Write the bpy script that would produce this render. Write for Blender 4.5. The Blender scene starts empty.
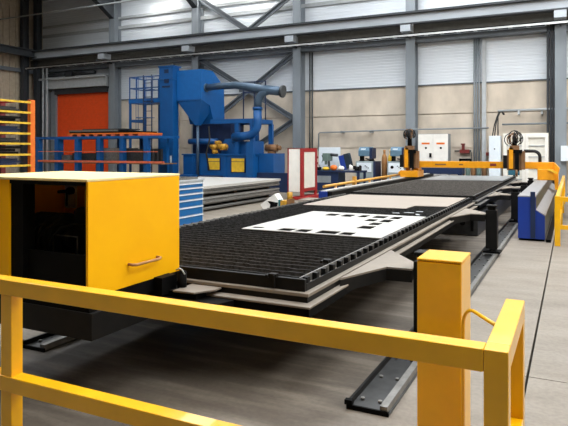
import bpy, bmesh, math, random
from mathutils import Vector, Matrix
random.seed(7)
PI = math.pi
S = bpy.context.scene
C = S.collection

# ------------------------------------------------------------------ materials
M = {}
def mat(name, col, rough=0.5, metal=0.0, var=0.12, scale=6.0, bump=0.0, bscale=40.0, stretch=None, spec=None, emit=None, estr=0.0, coat=0.0):
    m = bpy.data.materials.new(name); m.use_nodes = True
    nt = m.node_tree; b = nt.nodes['Principled BSDF']
    tc = nt.nodes.new('ShaderNodeTexCoord'); mp = nt.nodes.new('ShaderNodeMapping')
    nt.links.new(tc.outputs['Object'], mp.inputs['Vector'])
    if stretch: mp.inputs['Scale'].default_value = stretch
    nz = nt.nodes.new('ShaderNodeTexNoise'); nz.inputs['Scale'].default_value = scale; nz.inputs['Detail'].default_value = 6
    nt.links.new(mp.outputs[0], nz.inputs['Vector'])
    rp = nt.nodes.new('ShaderNodeValToRGB')
    e = rp.color_ramp.elements
    e[0].position = 0.3; e[1].position = 0.7
    e[0].color = [c * (1 - var) for c in col] + [1]; e[1].color = [min(1, c * (1 + var)) for c in col] + [1]
    nt.links.new(nz.outputs[0], rp.inputs[0]); nt.links.new(rp.outputs[0], b.inputs['Base Color'])
    b.inputs['Roughness'].default_value = rough; b.inputs['Metallic'].default_value = metal
    if spec is not None: b.inputs['Specular IOR Level'].default_value = spec
    if coat: b.inputs['Coat Weight'].default_value = coat
    if bump:
        n2 = nt.nodes.new('ShaderNodeTexNoise'); n2.inputs['Scale'].default_value = bscale
        nt.links.new(mp.outputs[0], n2.inputs['Vector'])
        bp = nt.nodes.new('ShaderNodeBump'); bp.inputs['Strength'].default_value = bump; bp.inputs['Distance'].default_value = 0.02
        nt.links.new(n2.outputs[0], bp.inputs['Height']); nt.links.new(bp.outputs[0], b.inputs['Normal'])
    if emit:
        b.inputs['Emission Color'].default_value = list(emit) + [1]; b.inputs['Emission Strength'].default_value = estr
    M[name] = m
    return m

def lin(r, g, b):
    f = lambda v: (v / 255 / 12.92) if v / 255 <= 0.04045 else ((v / 255 + 0.055) / 1.055) ** 2.4
    return (f(r), f(g), f(b))

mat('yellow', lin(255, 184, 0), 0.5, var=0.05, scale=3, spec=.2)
mat('yellow_lit_top', lin(238, 214, 150), 0.5, var=0.08, scale=4)  # paler yellow: overhead light on the cabinet top put into the colour
mat('yellow_guard', lin(244, 180, 0), 0.32, var=0.08, scale=5, coat=.35)
mat('yellow_rail', lin(205, 150, 62), 0.45, var=0.08)
mat('gantry_yellow', lin(228, 152, 14), 0.4, var=0.08)
mat('black', lin(11, 11, 11), 0.6, var=0.25, scale=8, spec=.07)
mat('black_steel', lin(19, 18, 17), 0.5, var=0.3, scale=10, spec=.18)
mat('slat_worn', lin(104, 99, 94), 0.5, metal=0.2, var=0.5, scale=30)
mat('slat_steel', lin(64, 64, 64), 0.4, metal=0.4, var=0.6, scale=30)
mat('dark_steel', lin(62, 62, 62), 0.42, metal=0.4, var=0.3, scale=12)
mat('dusty_plate', lin(130, 120, 108), 0.6, var=0.10, scale=4)
mat('worn_steel', lin(128, 126, 122), 0.4, metal=0.5, var=0.25, scale=15)
mat('bright_steel', lin(190, 190, 188), 0.3, metal=0.8, var=0.1)
mat('sheet_white', lin(180, 177, 171), 0.5, var=0.02, scale=2)
mat('sheet_beige', lin(154, 142, 130), 0.5, var=0.05, scale=3, stretch=(1, 4, 1))
mat('sheet_grey', lin(142, 144, 144), 0.4, var=0.04)
mat('blue', lin(4, 76, 136), 0.45, var=0.12, scale=2)
mat('blue_beam', lin(14, 52, 140), 0.45, var=0.08, scale=2)
mat('blue_bright', lin(0, 92, 152), 0.45, var=0.08)
mat('blue_light', lin(14, 92, 160), 0.4, var=0.08)
mat('navy', lin(14, 36, 72), 0.5, var=0.2)
mat('duct', lin(72, 92, 112), 0.35, metal=0.35, var=0.12)
mat('orange', lin(226, 112, 28), 0.5, var=0.1)
mat('orange_shelf', lin(205, 100, 70), 0.55, var=0.2)
mat('rack_yellow', lin(222, 180, 50), 0.45, var=0.15)
mat('motor_yellow', lin(190, 140, 40), 0.5, var=0.25, scale=12)
mat('red', lin(150, 26, 24), 0.5, var=0.12)
mat('red_dark', lin(120, 40, 35), 0.5, var=0.12)
mat('white_paint', lin(236, 232, 224), 0.5, var=0.04)
mat('white_panel', lin(226, 222, 210), 0.5, var=0.05)
mat('white_cool', lin(224, 232, 238), 0.45, var=0.03)
mat('grey_paint', lin(130, 136, 140), 0.5, var=0.08)
mat('grey_top', lin(132, 130, 130), 0.55, var=0.1)
mat('grey_light', lin(176, 180, 182), 0.5, var=0.08)
mat('welder_grey', lin(142, 154, 156), 0.45, var=0.08)
mat('welder_blue', lin(90, 120, 140), 0.4, var=0.1)
mat('teal', lin(30, 110, 120), 0.4, var=0.1)
mat('screen', lin(50, 96, 112), 0.2, var=0.1)
mat('brown', lin(120, 84, 50), 0.6, var=0.2)
mat('wood', lin(170, 120, 70), 0.6, var=0.2, stretch=(1, 8, 1))
mat('rubber', lin(18, 18, 18), 0.7, var=0.1)
mat('green', lin(70, 110, 60), 0.6, var=0.2)
mat('machine_green', lin(95, 115, 108), 0.45, var=0.1)
mat('dark_glass', lin(40, 50, 60), 0.15, var=0.1)
mat('column', lin(136, 143, 149), 0.42, metal=0.15, var=0.10, scale=3, stretch=(1, 1, .3))
mat('girder', lin(176, 182, 188), 0.42, metal=0.15, var=0.10, scale=3, stretch=(.3, 1, 1))
mat('girder_dark', lin(52, 56, 60), 0.5, var=0.2)
mat('brace', lin(92, 98, 104), 0.45, var=0.12)
mat('soffit', lin(84, 82, 76), 0.6, var=0.15)
mat('dark_pipe', lin(30, 34, 40), 0.5, var=0.2)
mat('roof', lin(96, 92, 84), 0.7, var=0.15)
mat('door_orange', lin(244, 84, 26), 0.5, var=0.06)
mat('wall_tan', lin(172, 158, 138), 0.7, var=0.1)
mat('wall_brown', lin(128, 116, 100), 0.7, var=0.1)
mat('skylight', lin(240, 245, 250), 0.5, var=0.0, emit=(0.93, 0.97, 1.0), estr=4.6)
mat('lamp_glow', lin(250, 250, 245), 0.5, var=0.0, emit=(1.0, 0.97, 0.92), estr=45.0)
mat('concrete_wall', lin(206, 193, 176), 0.8, var=0.16, scale=1.6, bump=0.15, bscale=12, stretch=(1, 1, .6))
mat('cladding', lin(226, 231, 236), 0.36, metal=0.12, var=0.05, scale=1.5, stretch=(.15, 1, 3))

def floor_material():
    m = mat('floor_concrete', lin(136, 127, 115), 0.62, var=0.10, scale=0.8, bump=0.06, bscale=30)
    nt = m.node_tree; b = nt.nodes['Principled BSDF']
    rp = [n for n in nt.nodes if n.type == 'VALTORGB'][0]
    tc = [n for n in nt.nodes if n.type == 'TEX_COORD'][0]
    mp = nt.nodes.new('ShaderNodeMapping'); mp.inputs['Scale'].default_value = (0.5, 1.6, 1)
    mp.inputs['Rotation'].default_value = (0, 0, 0.5)
    nt.links.new(tc.outputs['Object'], mp.inputs['Vector'])
    n = nt.nodes.new('ShaderNodeTexNoise'); n.inputs['Scale'].default_value = 1.7; n.inputs['Detail'].default_value = 8
    n.inputs['Roughness'].default_value = 0.65
    nt.links.new(mp.outputs[0], n.inputs['Vector'])
    r2 = nt.nodes.new('ShaderNodeValToRGB'); r2.color_ramp.elements[0].position = 0.32; r2.color_ramp.elements[1].position = 0.62
    r2.color_ramp.elements[0].color = (0.66, 0.62, 0.58, 1); r2.color_ramp.elements[1].color = (1, 1, 1, 1)
    nt.links.new(n.outputs[0], r2.inputs[0])
    mx = nt.nodes.new('ShaderNodeMix'); mx.data_type = 'RGBA'; mx.blend_type = 'MULTIPLY'; mx.inputs[0].default_value = 0.8
    nt.links.new(rp.outputs[0], mx.inputs[6]); nt.links.new(r2.outputs[0], mx.inputs[7])
    # fine grain
    n3 = nt.nodes.new('ShaderNodeTexNoise'); n3.inputs['Scale'].default_value = 28; n3.inputs['Detail'].default_value = 4
    nt.links.new(tc.outputs['Object'], n3.inputs['Vector'])
    r3 = nt.nodes.new('ShaderNodeValToRGB'); r3.color_ramp.elements[0].position = 0.35; r3.color_ramp.elements[1].position = 0.6
    r3.color_ramp.elements[0].color = (0.8, 0.79, 0.78, 1); r3.color_ramp.elements[1].color = (1, 1, 1, 1)
    nt.links.new(n3.outputs[0], r3.inputs[0])
    mx2 = nt.nodes.new('ShaderNodeMix'); mx2.data_type = 'RGBA'; mx2.blend_type = 'MULTIPLY'; mx2.inputs[0].default_value = 0.7
    nt.links.new(mx.outputs[2], mx2.inputs[6]); nt.links.new(r3.outputs[0], mx2.inputs[7])
    # soot and dirt along the cutting table, with the table's shade painted in
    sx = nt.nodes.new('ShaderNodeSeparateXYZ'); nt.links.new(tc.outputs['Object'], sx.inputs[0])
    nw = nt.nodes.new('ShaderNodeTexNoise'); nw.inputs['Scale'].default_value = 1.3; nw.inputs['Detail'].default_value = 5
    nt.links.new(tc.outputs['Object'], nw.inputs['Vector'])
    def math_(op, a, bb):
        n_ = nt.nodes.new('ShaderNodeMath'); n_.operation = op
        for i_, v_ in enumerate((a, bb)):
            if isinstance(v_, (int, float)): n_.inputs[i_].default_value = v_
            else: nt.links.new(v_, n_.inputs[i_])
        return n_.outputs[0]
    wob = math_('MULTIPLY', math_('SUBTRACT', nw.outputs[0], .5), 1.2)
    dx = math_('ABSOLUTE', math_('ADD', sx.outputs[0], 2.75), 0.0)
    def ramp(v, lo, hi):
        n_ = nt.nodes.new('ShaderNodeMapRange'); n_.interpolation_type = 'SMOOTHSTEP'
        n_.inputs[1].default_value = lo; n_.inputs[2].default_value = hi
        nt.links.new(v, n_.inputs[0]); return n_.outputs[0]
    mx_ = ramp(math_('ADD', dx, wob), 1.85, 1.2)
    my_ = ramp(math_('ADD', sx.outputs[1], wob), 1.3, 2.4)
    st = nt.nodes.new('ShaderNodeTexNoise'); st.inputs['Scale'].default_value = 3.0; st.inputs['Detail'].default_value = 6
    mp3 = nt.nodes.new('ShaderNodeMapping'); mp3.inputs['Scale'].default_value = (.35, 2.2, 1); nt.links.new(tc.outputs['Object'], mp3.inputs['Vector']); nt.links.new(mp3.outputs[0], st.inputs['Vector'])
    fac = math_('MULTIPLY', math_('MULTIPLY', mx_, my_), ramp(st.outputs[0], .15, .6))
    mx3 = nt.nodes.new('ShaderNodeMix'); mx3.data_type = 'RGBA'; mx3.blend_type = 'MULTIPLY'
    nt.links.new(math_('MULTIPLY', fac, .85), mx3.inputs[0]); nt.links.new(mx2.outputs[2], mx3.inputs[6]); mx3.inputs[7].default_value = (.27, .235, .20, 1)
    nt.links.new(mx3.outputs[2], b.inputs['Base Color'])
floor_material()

# ------------------------------------------------------------------ mesh builder
ORG = {}
class MB:
    def __init__(s): s.v = []; s.f = []; s.sm = []
    def _add(s, vs, fs, smooth=False):
        o = len(s.v); s.v += [tuple(v) for v in vs]
        for f in fs: s.f.append([i + o for i in f]); s.sm.append(smooth)
        return s
    def box(s, x0, x1, y0, y1, z0, z1):
        if x0 > x1: x0, x1 = x1, x0
        if y0 > y1: y0, y1 = y1, y0
        if z0 > z1: z0, z1 = z1, z0
        vs = [(x0,y0,z0),(x1,y0,z0),(x1,y1,z0),(x0,y1,z0),(x0,y0,z1),(x1,y0,z1),(x1,y1,z1),(x0,y1,z1)]
        return s._add(vs, [(3,2,1,0),(4,5,6,7),(0,1,5,4),(1,2,6,5),(2,3,7,6),(3,0,4,7)])
    def hexa(s, bot, top):
        return s._add(list(bot) + list(top), [(3,2,1,0),(4,5,6,7),(0,1,5,4),(1,2,6,5),(2,3,7,6),(3,0,4,7)])
    def prism(s, poly, axis, a, b):
        """poly: 2-D points; axis 'z' -> (x,y), 'x' -> (y,z), 'y' -> (x,z); counter-clockwise"""
        n = len(poly)
        def p(q, h):
            if axis == 'z': return (q[0], q[1], h)
            if axis == 'x': return (h, q[0], q[1])
            return (q[0], h, q[1])
        vs = [p(q, a) for q in poly] + [p(q, b) for q in poly]
        fs = [list(range(n))[::-1], list(range(n, 2 * n))] + [(i, (i+1) % n, n + (i+1) % n, n + i) for i in range(n)]
        return s._add(vs, fs)
    def tube(s, pts, r, seg=10, cap=True, closed=False):
        pts = [Vector(p) for p in pts]; n = len(pts); vs = []; fs = []
        up = None
        for i, p in enumerate(pts):
            a = pts[max(i-1, 0)]; b = pts[min(i+1, n-1)]
            if closed: a = pts[i-1]; b = pts[(i+1) % n]
            t = (b - a).normalized()
            if up is None:
                up = Vector((0,0,1)) if abs(t.z) < .9 else Vector((1,0,0))
            u = t.cross(up)
            if u.length < 1e-4: u = t.cross(Vector((0,1,0)))
            u.normalize(); w = u.cross(t).normalized(); up = w
            rr = r[i] if isinstance(r, (list, tuple)) else r
            for k in range(seg):
                an = 2 * PI * k / seg
                vs.append(p + (u * math.cos(an) + w * math.sin(an)) * rr)
        m = n if closed else n - 1
        for i in range(m):
            for k in range(seg):
                j = (i + 1) % n
                fs.append((i*seg+k, i*seg+(k+1) % seg, j*seg+(k+1) % seg, j*seg+k))
        s._add(vs, fs, True)
        if cap and not closed:
            s._add(vs[:seg], [list(range(seg))]); s._add(vs[-seg:], [list(range(seg))[::-1]])
        return s
    def cyl(s, p0, p1, r, seg=16): return s.tube([p0, p1], r, seg)
    def bar(s, p0, p1, w, h, up=(0,0,1)):
        p0 = Vector(p0); p1 = Vector(p1); t = (p1 - p0).normalized(); u = t.cross(Vector(up))
        if u.length < 1e-4: u = t.cross(Vector((1,0,0)))
        u.normalize(); n = u.cross(t).normalized(); u = u * w / 2; n = n * h / 2
        return s.hexa([p0-u-n, p0+u-n, p1+u-n, p1-u-n], [p0-u+n, p0+u+n, p1+u+n, p1-u+n])
    def ball(s, c, rx, ry, rz, seg=12, rings=8):
        vs = []; fs = []
        for i in range(rings + 1):
            th = PI * i / rings
            for k in range(seg):
                ph = 2 * PI * k / seg
                vs.append((c[0]+rx*math.sin(th)*math.cos(ph), c[1]+ry*math.sin(th)*math.sin(ph), c[2]+rz*math.cos(th)))
        for i in range(rings):
            for k in range(seg): fs.append((i*seg+k, (i+1)*seg+k, (i+1)*seg+(k+1) % seg, i*seg+(k+1) % seg))
        return s._add(vs, fs, True)
    def rot(s, ang, c, axis='Z'):
        R = Matrix.Rotation(ang, 4, axis); c = Vector(c)
        s.v = [tuple(R @ (Vector(v) - c) + c) for v in s.v]; return s
    def build(s, name, m, parent=None, loc=None, bevel=0.0, label=None):
        """vertices are in world coordinates; a child's mesh is stored relative to its thing's base"""
        org = ORG[parent.name] if parent else Vector(loc if loc else (0,0,0))
        me = bpy.data.meshes.new(name)
        me.from_pydata([tuple(Vector(v) - org) for v in s.v], [], s.f)
        me.polygons.foreach_set('use_smooth', s.sm); me.update()
        bm = bmesh.new(); bm.from_mesh(me)
        bmesh.ops.remove_doubles(bm, verts=bm.verts, dist=1e-5)
        bmesh.ops.dissolve_degenerate(bm, edges=bm.edges, dist=1e-6)
        bmesh.ops.recalc_face_normals(bm, faces=bm.faces); bm.to_mesh(me); bm.free()
        me.materials.append(M[m])
        o = bpy.data.objects.new(name, me); C.objects.link(o)
        if parent: o.parent = parent
        else: o.location = org
        ORG[o.name] = org
        if bevel:
            b = o.modifiers.new('bevel', 'BEVEL'); b.width = bevel; b.segments = 2; b.limit_method = 'ANGLE'
        if label: o['label'] = label
        return o
def B(*a): return MB().box(*a)

def thing(name, label, cat, loc=(0,0,0), group=None):
    o = bpy.data.objects.new(name, None); C.objects.link(o); o.location = loc; o.empty_display_size = .1
    ORG[o.name] = Vector(loc); o['label'] = label; o['category'] = cat
    if group: o['group'] = group
    return o
def tag(o, label, cat, group=None):
    o['label'] = label; o['category'] = cat
    if group: o['group'] = group
    return o
def struct(o, label=None):
    o['kind'] = 'structure'
    if label: o['label'] = label
    return o
def dup(root, loc, label, group=None):
    def cp(o, parent):
        c = o.copy(); C.objects.link(c)
        if parent: c.parent = parent
        for ch in list(o.children): cp(ch, c)
        return c
    r = cp(root, None); r.location = loc; r['label'] = label
    if group: r['group'] = group
    ORG[r.name] = Vector(loc)
    return r

# ------------------------------------------------------------------ the setting
XL, XR, YF, YB, ZC = -27.3, 9.0, -7.0, 24.0, 10.2
f = MB()
xs = [XL, -15.0, -7.6, -0.295, 4.5, XR]; ys = [YF, -2.5, 4.66, 11.8, 18.6, YB]
g = 0.009
for i in range(5):
    for j in range(5):
        f.box(xs[i] + g, xs[i+1] - g, ys[j] + g*.6, ys[j+1] - g*.6, -0.12, 0)
f.box(XL - .3, XR + .3, YF - .3, YB + .3, -0.3, -0.11)
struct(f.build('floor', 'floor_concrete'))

w = MB()
zs = [0, 1.72, 3.1, 4.28]; xw = [XL, -21.6, -16.3, -10.9, -5.75, -0.6, XR]
for i in range(6):
    for j in range(3): w.box(xw[i] + .012, xw[i+1] - .012, YB, YB + .2, zs[j] + .018, zs[j+1] - .018)
w.box(XL - .3, XR + .3, YB + .12, YB + .3, 0, 4.28)
# the roller door opening is closed by door_1 in front of the wall
struct(w.build('wall_back', 'concrete_wall'))
cl = MB()
prof = []
z = 4.28; k = 0
while z < ZC - .05:
    prof += [(YB - .02, z), (YB - .02, z + .085), (YB - .006, z + .095), (YB - .006, z + .11)]
    z += .12
poly = prof + [(YB + .1, z), (YB + .1, 4.28)]
cl.prism(poly, 'x', XL, XR)
struct(cl.build('wall_back_upper', 'cladding'))
ca = MB()
ca.box(XL, XR, YB - .06, YB - .005, 4.26, 4.31)
struct(ca.build('trim_1', 'brace'))
for q, (zz, h) in enumerate(((8.02, .16), (8.55, .12))):
    struct(B(XL, XR, YB - .12, YB - .03, zz, zz + h).build('trim_%d' % (q + 2), 'grey_light'))
struct(B(XL, XR, YB - .5, YB - .03, 6.0, 6.2).build('trim_4', 'brace'))

lw = MB(); y = YF; pf = []
while y < YB:
    pf += [(XL, y), (XL, y + .2), (XL - .05, y + .23), (XL - .05, y + .37)]; y += .4
pf = [(a, b) for a, b in pf]
lw.prism(pf + [(XL - .2, YB), (XL - .2, YF)], 'z', 0, ZC)
struct(lw.build('wall_left', 'wall_tan'))
struct(B(XR, XR + .2, YF, YB, 0, ZC).build('wall_right', 'concrete_wall'))
struct(B(XL, XR, YF - .2, YF, 0, ZC).build('wall_front', 'girder_dark'))

# roof with long skylight strips
ce = MB()
sky = [(-20.4, -18.9), (-14.2, -12.8), (-8.3, -5.3), (-2.4, 1.4), (3.6, 7.6)]
edges = [XL - .2]
for a, b in sky: edges += [a, b]
edges.append(XR + .2)
for i in range(0, len(edges), 2): ce.box(edges[i], edges[i+1], YF, YB + .2, ZC, ZC + .15)
SY0, SY1 = -.5, 22.6
for a, b in sky:
    ce.box(a, b, YF, SY0, ZC, ZC + .15); ce.box(a, b, SY1, YB + .2, ZC, ZC + .15)
struct(ce.build('ceiling', 'roof'))
for n, (a, b) in enumerate(sky):
    struct(B(a, b, SY0, SY1, ZC + .04, ZC + .12).build('window_%d' % (n + 1), 'skylight'))

# steel frame
COLX = [-21.6, -16.36, -10.93, -5.86, -0.37, 4.9]
def icol(x):
    m = MB(); a = .19
    m.box(x - a, x + a, 23.42, 23.45, 0, ZC - .1).box(x - a, x + a, 23.9, 23.93, 0, ZC - .1).box(x - .012, x + .012, 23.45, 23.9, 0, ZC - .1)
    m.box(x - a - .08, x + a + .08, 23.32, 23.98, 0, .03)
    return m
for i, x in enumerate(COLX): struct(icol(x).build('steel_column', 'column'))
c = MB()
for x in (-0.80, -0.70, -0.61): c.box(x - .035, x + .035, 23.5, 23.9, 0, ZC - .2)
struct(c.build('wall_conduit_bundle', 'dark_pipe'))
# rafters with haunches
for x in COLX[:3]:
    m = MB()
    m.box(x - .17, x + .17, YF, 23.9, ZC - .7, ZC - .66).box(x - .17, x + .17, YF, 23.9, ZC - .12, ZC - .02).box(x - .012, x + .012, YF, 23.9, ZC - .66, ZC - .1)
    m.prism([(23.42, ZC - 1.7), (23.42, ZC - .7), (21.6, ZC - .7)], 'x', x - .15, x + .15)
    struct(m.build('roof_rafter', 'girder_dark'))
# crane runway girder with bracket under each column
m = MB()
m.box(XL + .6, XR - .3, 22.75, 22.79, 6.62, 6.98)
struct(m.build('crane_girder_web', 'girder'))
m = MB()
m.box(XL + .6, XR - .3, 22.55, 22.99, 6.98, 7.03).box(XL + .6, XR - .3, 22.6, 22.95, 6.57, 6.62).box(XL + .6, XR - .3, 22.74, 22.8, 7.03, 7.1)
struct(m.build('crane_girder_flange', 'girder_dark'))
for x in COLX:
    m = MB(); m.box(x - .2, x + .2, 22.62, 23.14, 6.3, 6.56).box(x + .25, x + .29, 22.68, 22.78, 6.5, 6.62)
    struct(m.build('girder_bracket', 'girder'))
struct(B(XL, XR, 23.15, 23.41, 6.2, 6.62).build('trim_5', 'soffit'))
# conductor bar and cable tray under the girder
m = MB()
m.box(XL + .6, XR - .3, 22.28, 22.34, 6.02, 6.09)
x = XL + .8
struct(m.build('conductor_bar', 'bright_steel'))
m = MB()
while x < XR - .5:
    m.box(x, x + .45, 22.25, 22.36, 5.99, 6.015); x += .6
m.box(XL + .6, XR - .3, 22.29, 22.33, 6.09, 6.13)
struct(m.build('conductor_hangers', 'black'))
for x in COLX:
    struct(B(x - .03, x + .03, 22.3, 23.42, 6.13, 6.19).build('conductor_arm', 'girder_dark'))
# X braces between the second and third column
def brace(p, q):
    m = MB(); P = Vector((p[0], 23.66, p[1])); Q = Vector((q[0], 23.66, q[1])); t = (Q - P).normalized(); n = Vector((-t.z, 0, t.x))
    for s in (-1, 1): m.bar(P + n * .09 * s, Q + n * .09 * s, .07, .07, up=(0, 1, 0))
    m.bar(P, Q, .015, .16, up=(0, 1, 0)) if False else m.bar(P + Vector((0,.05,0)), Q + Vector((0,.05,0)), .16, .012, up=(0, 1, 0))
    struct(m.build('wall_brace', 'brace'))
brace((-16.2, 8.95), (-13.4, 7.1)); brace((-11.1, 8.7), (-13.9, 6.95))
brace((-16.2, 6.0), (-11.1, 3.0)); brace((-11.1, 6.0), (-16.2, 2.6))
brace((-15.6, .3), (-11.1, 3.0))
# brace gusset
struct(B(-14.0, -13.2, 23.62, 23.7, 4.35, 4.8).build('brace_gusset', 'brace'))
# left wall girder, columns and pipes
m = MB()
m.box(XL + .75, XL + .79, 4, 23.2, 6.75, 7.05).box(XL + .6, XL + .95, 4, 23.2, 7.05, 7.1).box(XL + .6, XL + .95, 4, 23.2, 6.7, 6.75)
struct(m.build('side_crane_girder', 'girder_dark'))
struct(B(XL + .05, XL + .2, 4, 23.6, 5.9, 6.1).build('side_rail', 'brace'))
for x, y in ((XL + .5, 23.2), (XL + .3, 22.5), (XL + .35, 16)):
    m = MB(); m.box(x - .13, x + .13, y - .18, y - .15, 0, ZC - .1).box(x - .13, x + .13, y + .15, y + .18, 0, ZC - .1).box(x - .012, x + .012, y - .15, y + .15, 0, ZC - .1)
    struct(m.build('steel_column', 'girder_dark'))
m = MB()
for x, r in ((-26.5, .05), (-26.2, .06)): m.cyl((x, 23.3, 0), (x, 23.3, 6.2), r, 10)
struct(m.build('corner_pipes', 'grey_light'))
m = MB(); m.cyl((XL + .3, 20.9, 8.48), (XR, 20.9, 8.48), .035, 8)
struct(m.build('sprinkler_pipe', 'grey_light'))

# roller door
door = B(-25.95, -22.1, 23.84, 23.9, 0, 4.72)
zz = .1
while zz < 4.7:
    door.box(-25.95, -22.1, 23.825, 23.845, zz, zz + .09); zz += .13
door = struct(door.build('door_1', 'door_orange', loc=(-24, 23.87, 0)), 'orange roller door in the grey back wall')
m = MB(); m.box(-26.9, -26.5, 23.55, 23.95, 0, 5.2).box(-26.35, -25.95, 23.7, 23.95, 0, 4.9).box(-22.1, -21.8, 23.7, 23.95, 0, 4.9)
m.build('door_frame', 'grey_paint', door)
m = MB(); m.box(-26.95, -22.0, 23.4, 23.95, 5.02, 5.5); m.box(-26.95, -22.0, 23.25, 23.6, 5.5, 5.6)
m.build('roller_housing', 'grey_light', door)
B(-25.95, -22.1, 23.6, 23.9, 4.72, 5.02).build('lintel', 'girder_dark', door)
m = MB()
for a, b in ((-26.2, -24.9), (-24.3, -22.8)): m.cyl((a, 23.45, 5.78), (b, 23.45, 5.78), .11, 12)
m.box(-24.8, -24.4, 23.3, 23.6, 5.6, 5.9)
m.build('drive_motor', 'girder_dark', door)

# wall services
m = MB()
for x, r in ((-3.44, .035), (-3.36, .03), (-3.26, .035)): m.cyl((x, 23.88, 0), (x, 23.88, 5.98), r, 8)
struct(m.build('wall_conduits', 'grey_paint'))
struct(B(-3.15, -3.0, 23.82, 23.95, 0, 5.98).build('wall_cable_duct', 'grey_light'))
m = MB(); m.cyl((-10.38, 23.9, 0), (-10.38, 23.9, 5.98), .035, 8).cyl((-10.5, 23.9, 0), (-10.5, 23.9, 5.98), .03, 8)
struct(m.build('wall_conduits', 'girder_dark'))
m = MB(); m.tube([(-10.05, 23.85, 1.6), (-10.05, 23.85, 2.36), (-10.0, 23.85, 2.4), (-6.1, 23.3, 2.46), (-2.9, 23.85, 2.5)], .03, 8)
for x in (-8.9, -7.6): m.box(x - .03, x + .03, 23.6, 24, 2.36, 2.46)
struct(m.build('air_pipe', 'grey_paint'))
m = MB(); m.cyl((-2.55, 23.7, 3.14), (3, 23.25, 3.16), .04, 8)
for x in (-1.8, -1.0): m.box(x - .03, x + .03, 23.6, 24, 2.98, 3.14)
struct(m.build('air_pipe', 'grey_light'))
m = MB(); m.cyl((-2.4, 23.8, 2.62), (3, 23.3, 2.64), .035, 8)
struct(m.build('air_pipe', 'grey_paint'))
m = MB(); m.cyl((-17.78, 23.7, 2.0), (-17.78, 23.7, 6.9), .06, 8)
struct(m.build('down_pipe', 'grey_paint'))

# ------------------------------------------------------------------ foreground guard rail
gx0, gx1, gy0, gy1 = -2.68, -0.19, 2.08, 2.16
t = thing('guard_rail', 'yellow square tube guard rail across the foreground with two rails', 'guard rail', (-1.4, 2.12, 0))
B(gx0, gx0 + .08, gy0 + .004, gy1 - .004, 0.015, .92).build('post', 'yellow_guard', t, bevel=.004)
B(gx0 - .98, gx0 - .901, gy0, gy1, 0, 1.0).build('post', 'yellow_guard', t, bevel=.004)
B(gx1 - .08, gx1, gy0, gy1, 0.015, 1.0).build('post', 'yellow_guard', t, bevel=.004)
B(gx1 - .08, gx1, 2.75, 2.83, 0.015, .919).build('post', 'yellow_guard', t, bevel=.004)
B(gx0 - .9, gx1 - .081, gy0, gy1, .92, 1.0).build('top_rail', 'yellow_guard', t, bevel=.004)
B(gx0 - .9, gx1 - .081, gy0 - .002, gy1 - .002, .42, .50).build('lower_rail', 'yellow_guard', t, bevel=.004)
B(gx1 - .08, gx1, gy1 + .001, 2.83, .92, 1.0).build('side_rail', 'yellow_guard', t, bevel=.004)
B(gx1 - .08, gx1, gy1 + .001, 2.75, .42, .50).build('side_rail', 'yellow_guard', t, bevel=.004)
for x, y in ((gx0 + .04, 2.12), (gx1 - .04, 2.12), (gx1 - .04, 2.79)):
    B(x - .08, x + .08, y - .07, y + .07, 0, .015).build('base_plate', 'yellow_guard', t)

t = thing('safety_post', 'thick yellow square post standing behind the guard rail corner', 'post', (-.625, 3.25, 0))
B(-.74, -.51, 3.1, 3.4, .015, 1.085).build('column', 'yellow_guard', t, bevel=.006)
B(-.741, -.509, 3.099, 3.401, 1.088, 1.1).build('cap', 'yellow_guard', t, bevel=.003)
B(-.83, -.42, 3.0, 3.5, 0, .015).build('base_plate', 'yellow_guard', t)
m = MB()
pts = [(-.497, 3.07, .02), (-.497, 3.07, .78)]
for i in range(1, 7):
    a = PI / 2 * i / 6
    pts.append((-.497 + .06 * (1 - math.cos(a)), 3.07 - .07 * (1 - math.cos(a)), .78 + .10 * math.sin(a)))
pts += [(-.36, 2.82, .90), (-.28, 2.54, .955)]
m.tube(pts, .009, 8)
tag(m.build('cable_conduit', 'yellow_guard', loc=(-.47, 3.06, 0)), 'thin bent yellow conduit between the guard rail and thick yellow post', 'conduit')

# ------------------------------------------------------------------ floor rails
def floor_rail(x0, x1, y0, y1, label, big):
    t = thing('floor_rail', label, 'rail', ((x0 + x1) / 2, y0, 0), 'floor rails of the cutting table')
    B(x0, x1, y0, y1, .0, .012).build('base_plate', 'dark_steel', t)
    B(x0, x0 + .018, y0, y1, .012, .05).build('side_bar', 'black_steel', t)
    B(x1 - .06, x1 - .012, y0, y1, .012, .055).build('running_bar', 'worn_steel', t)
    B(x0 + .0, x1, y0 - .015, y0, 0, .03).build('end_plate', 'black', t)
    B(x0 - .01, x0 + .04, y0 - .02, y0 + .015, 0.03, .06).build('end_stop', 'black', t)
    b0 = None; y = y0 + .14; i = 0
    while y < y1:
        for x in (x0 + .06, x1 - .10):
            if b0 is None:
                b0 = MB().cyl((x, y, .012), (x, y, .028), .014, 6).build('bolt', 'worn_steel', t); bx, by = x, y
            else:
                c2 = b0.copy(); C.objects.link(c2); c2.parent = t; c2.location = (x - bx, y - by, 0)
        y += .42
    return t
floor_rail(-1.31, -1.03, 3.58, 19.6, 'dark steel floor rail right of the cutting table, bolted to concrete', True)
floor_rail(-4.19, -3.91, 3.46, 11.4, 'short dark floor rail end under the yellow machine cabinet', False)

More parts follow.
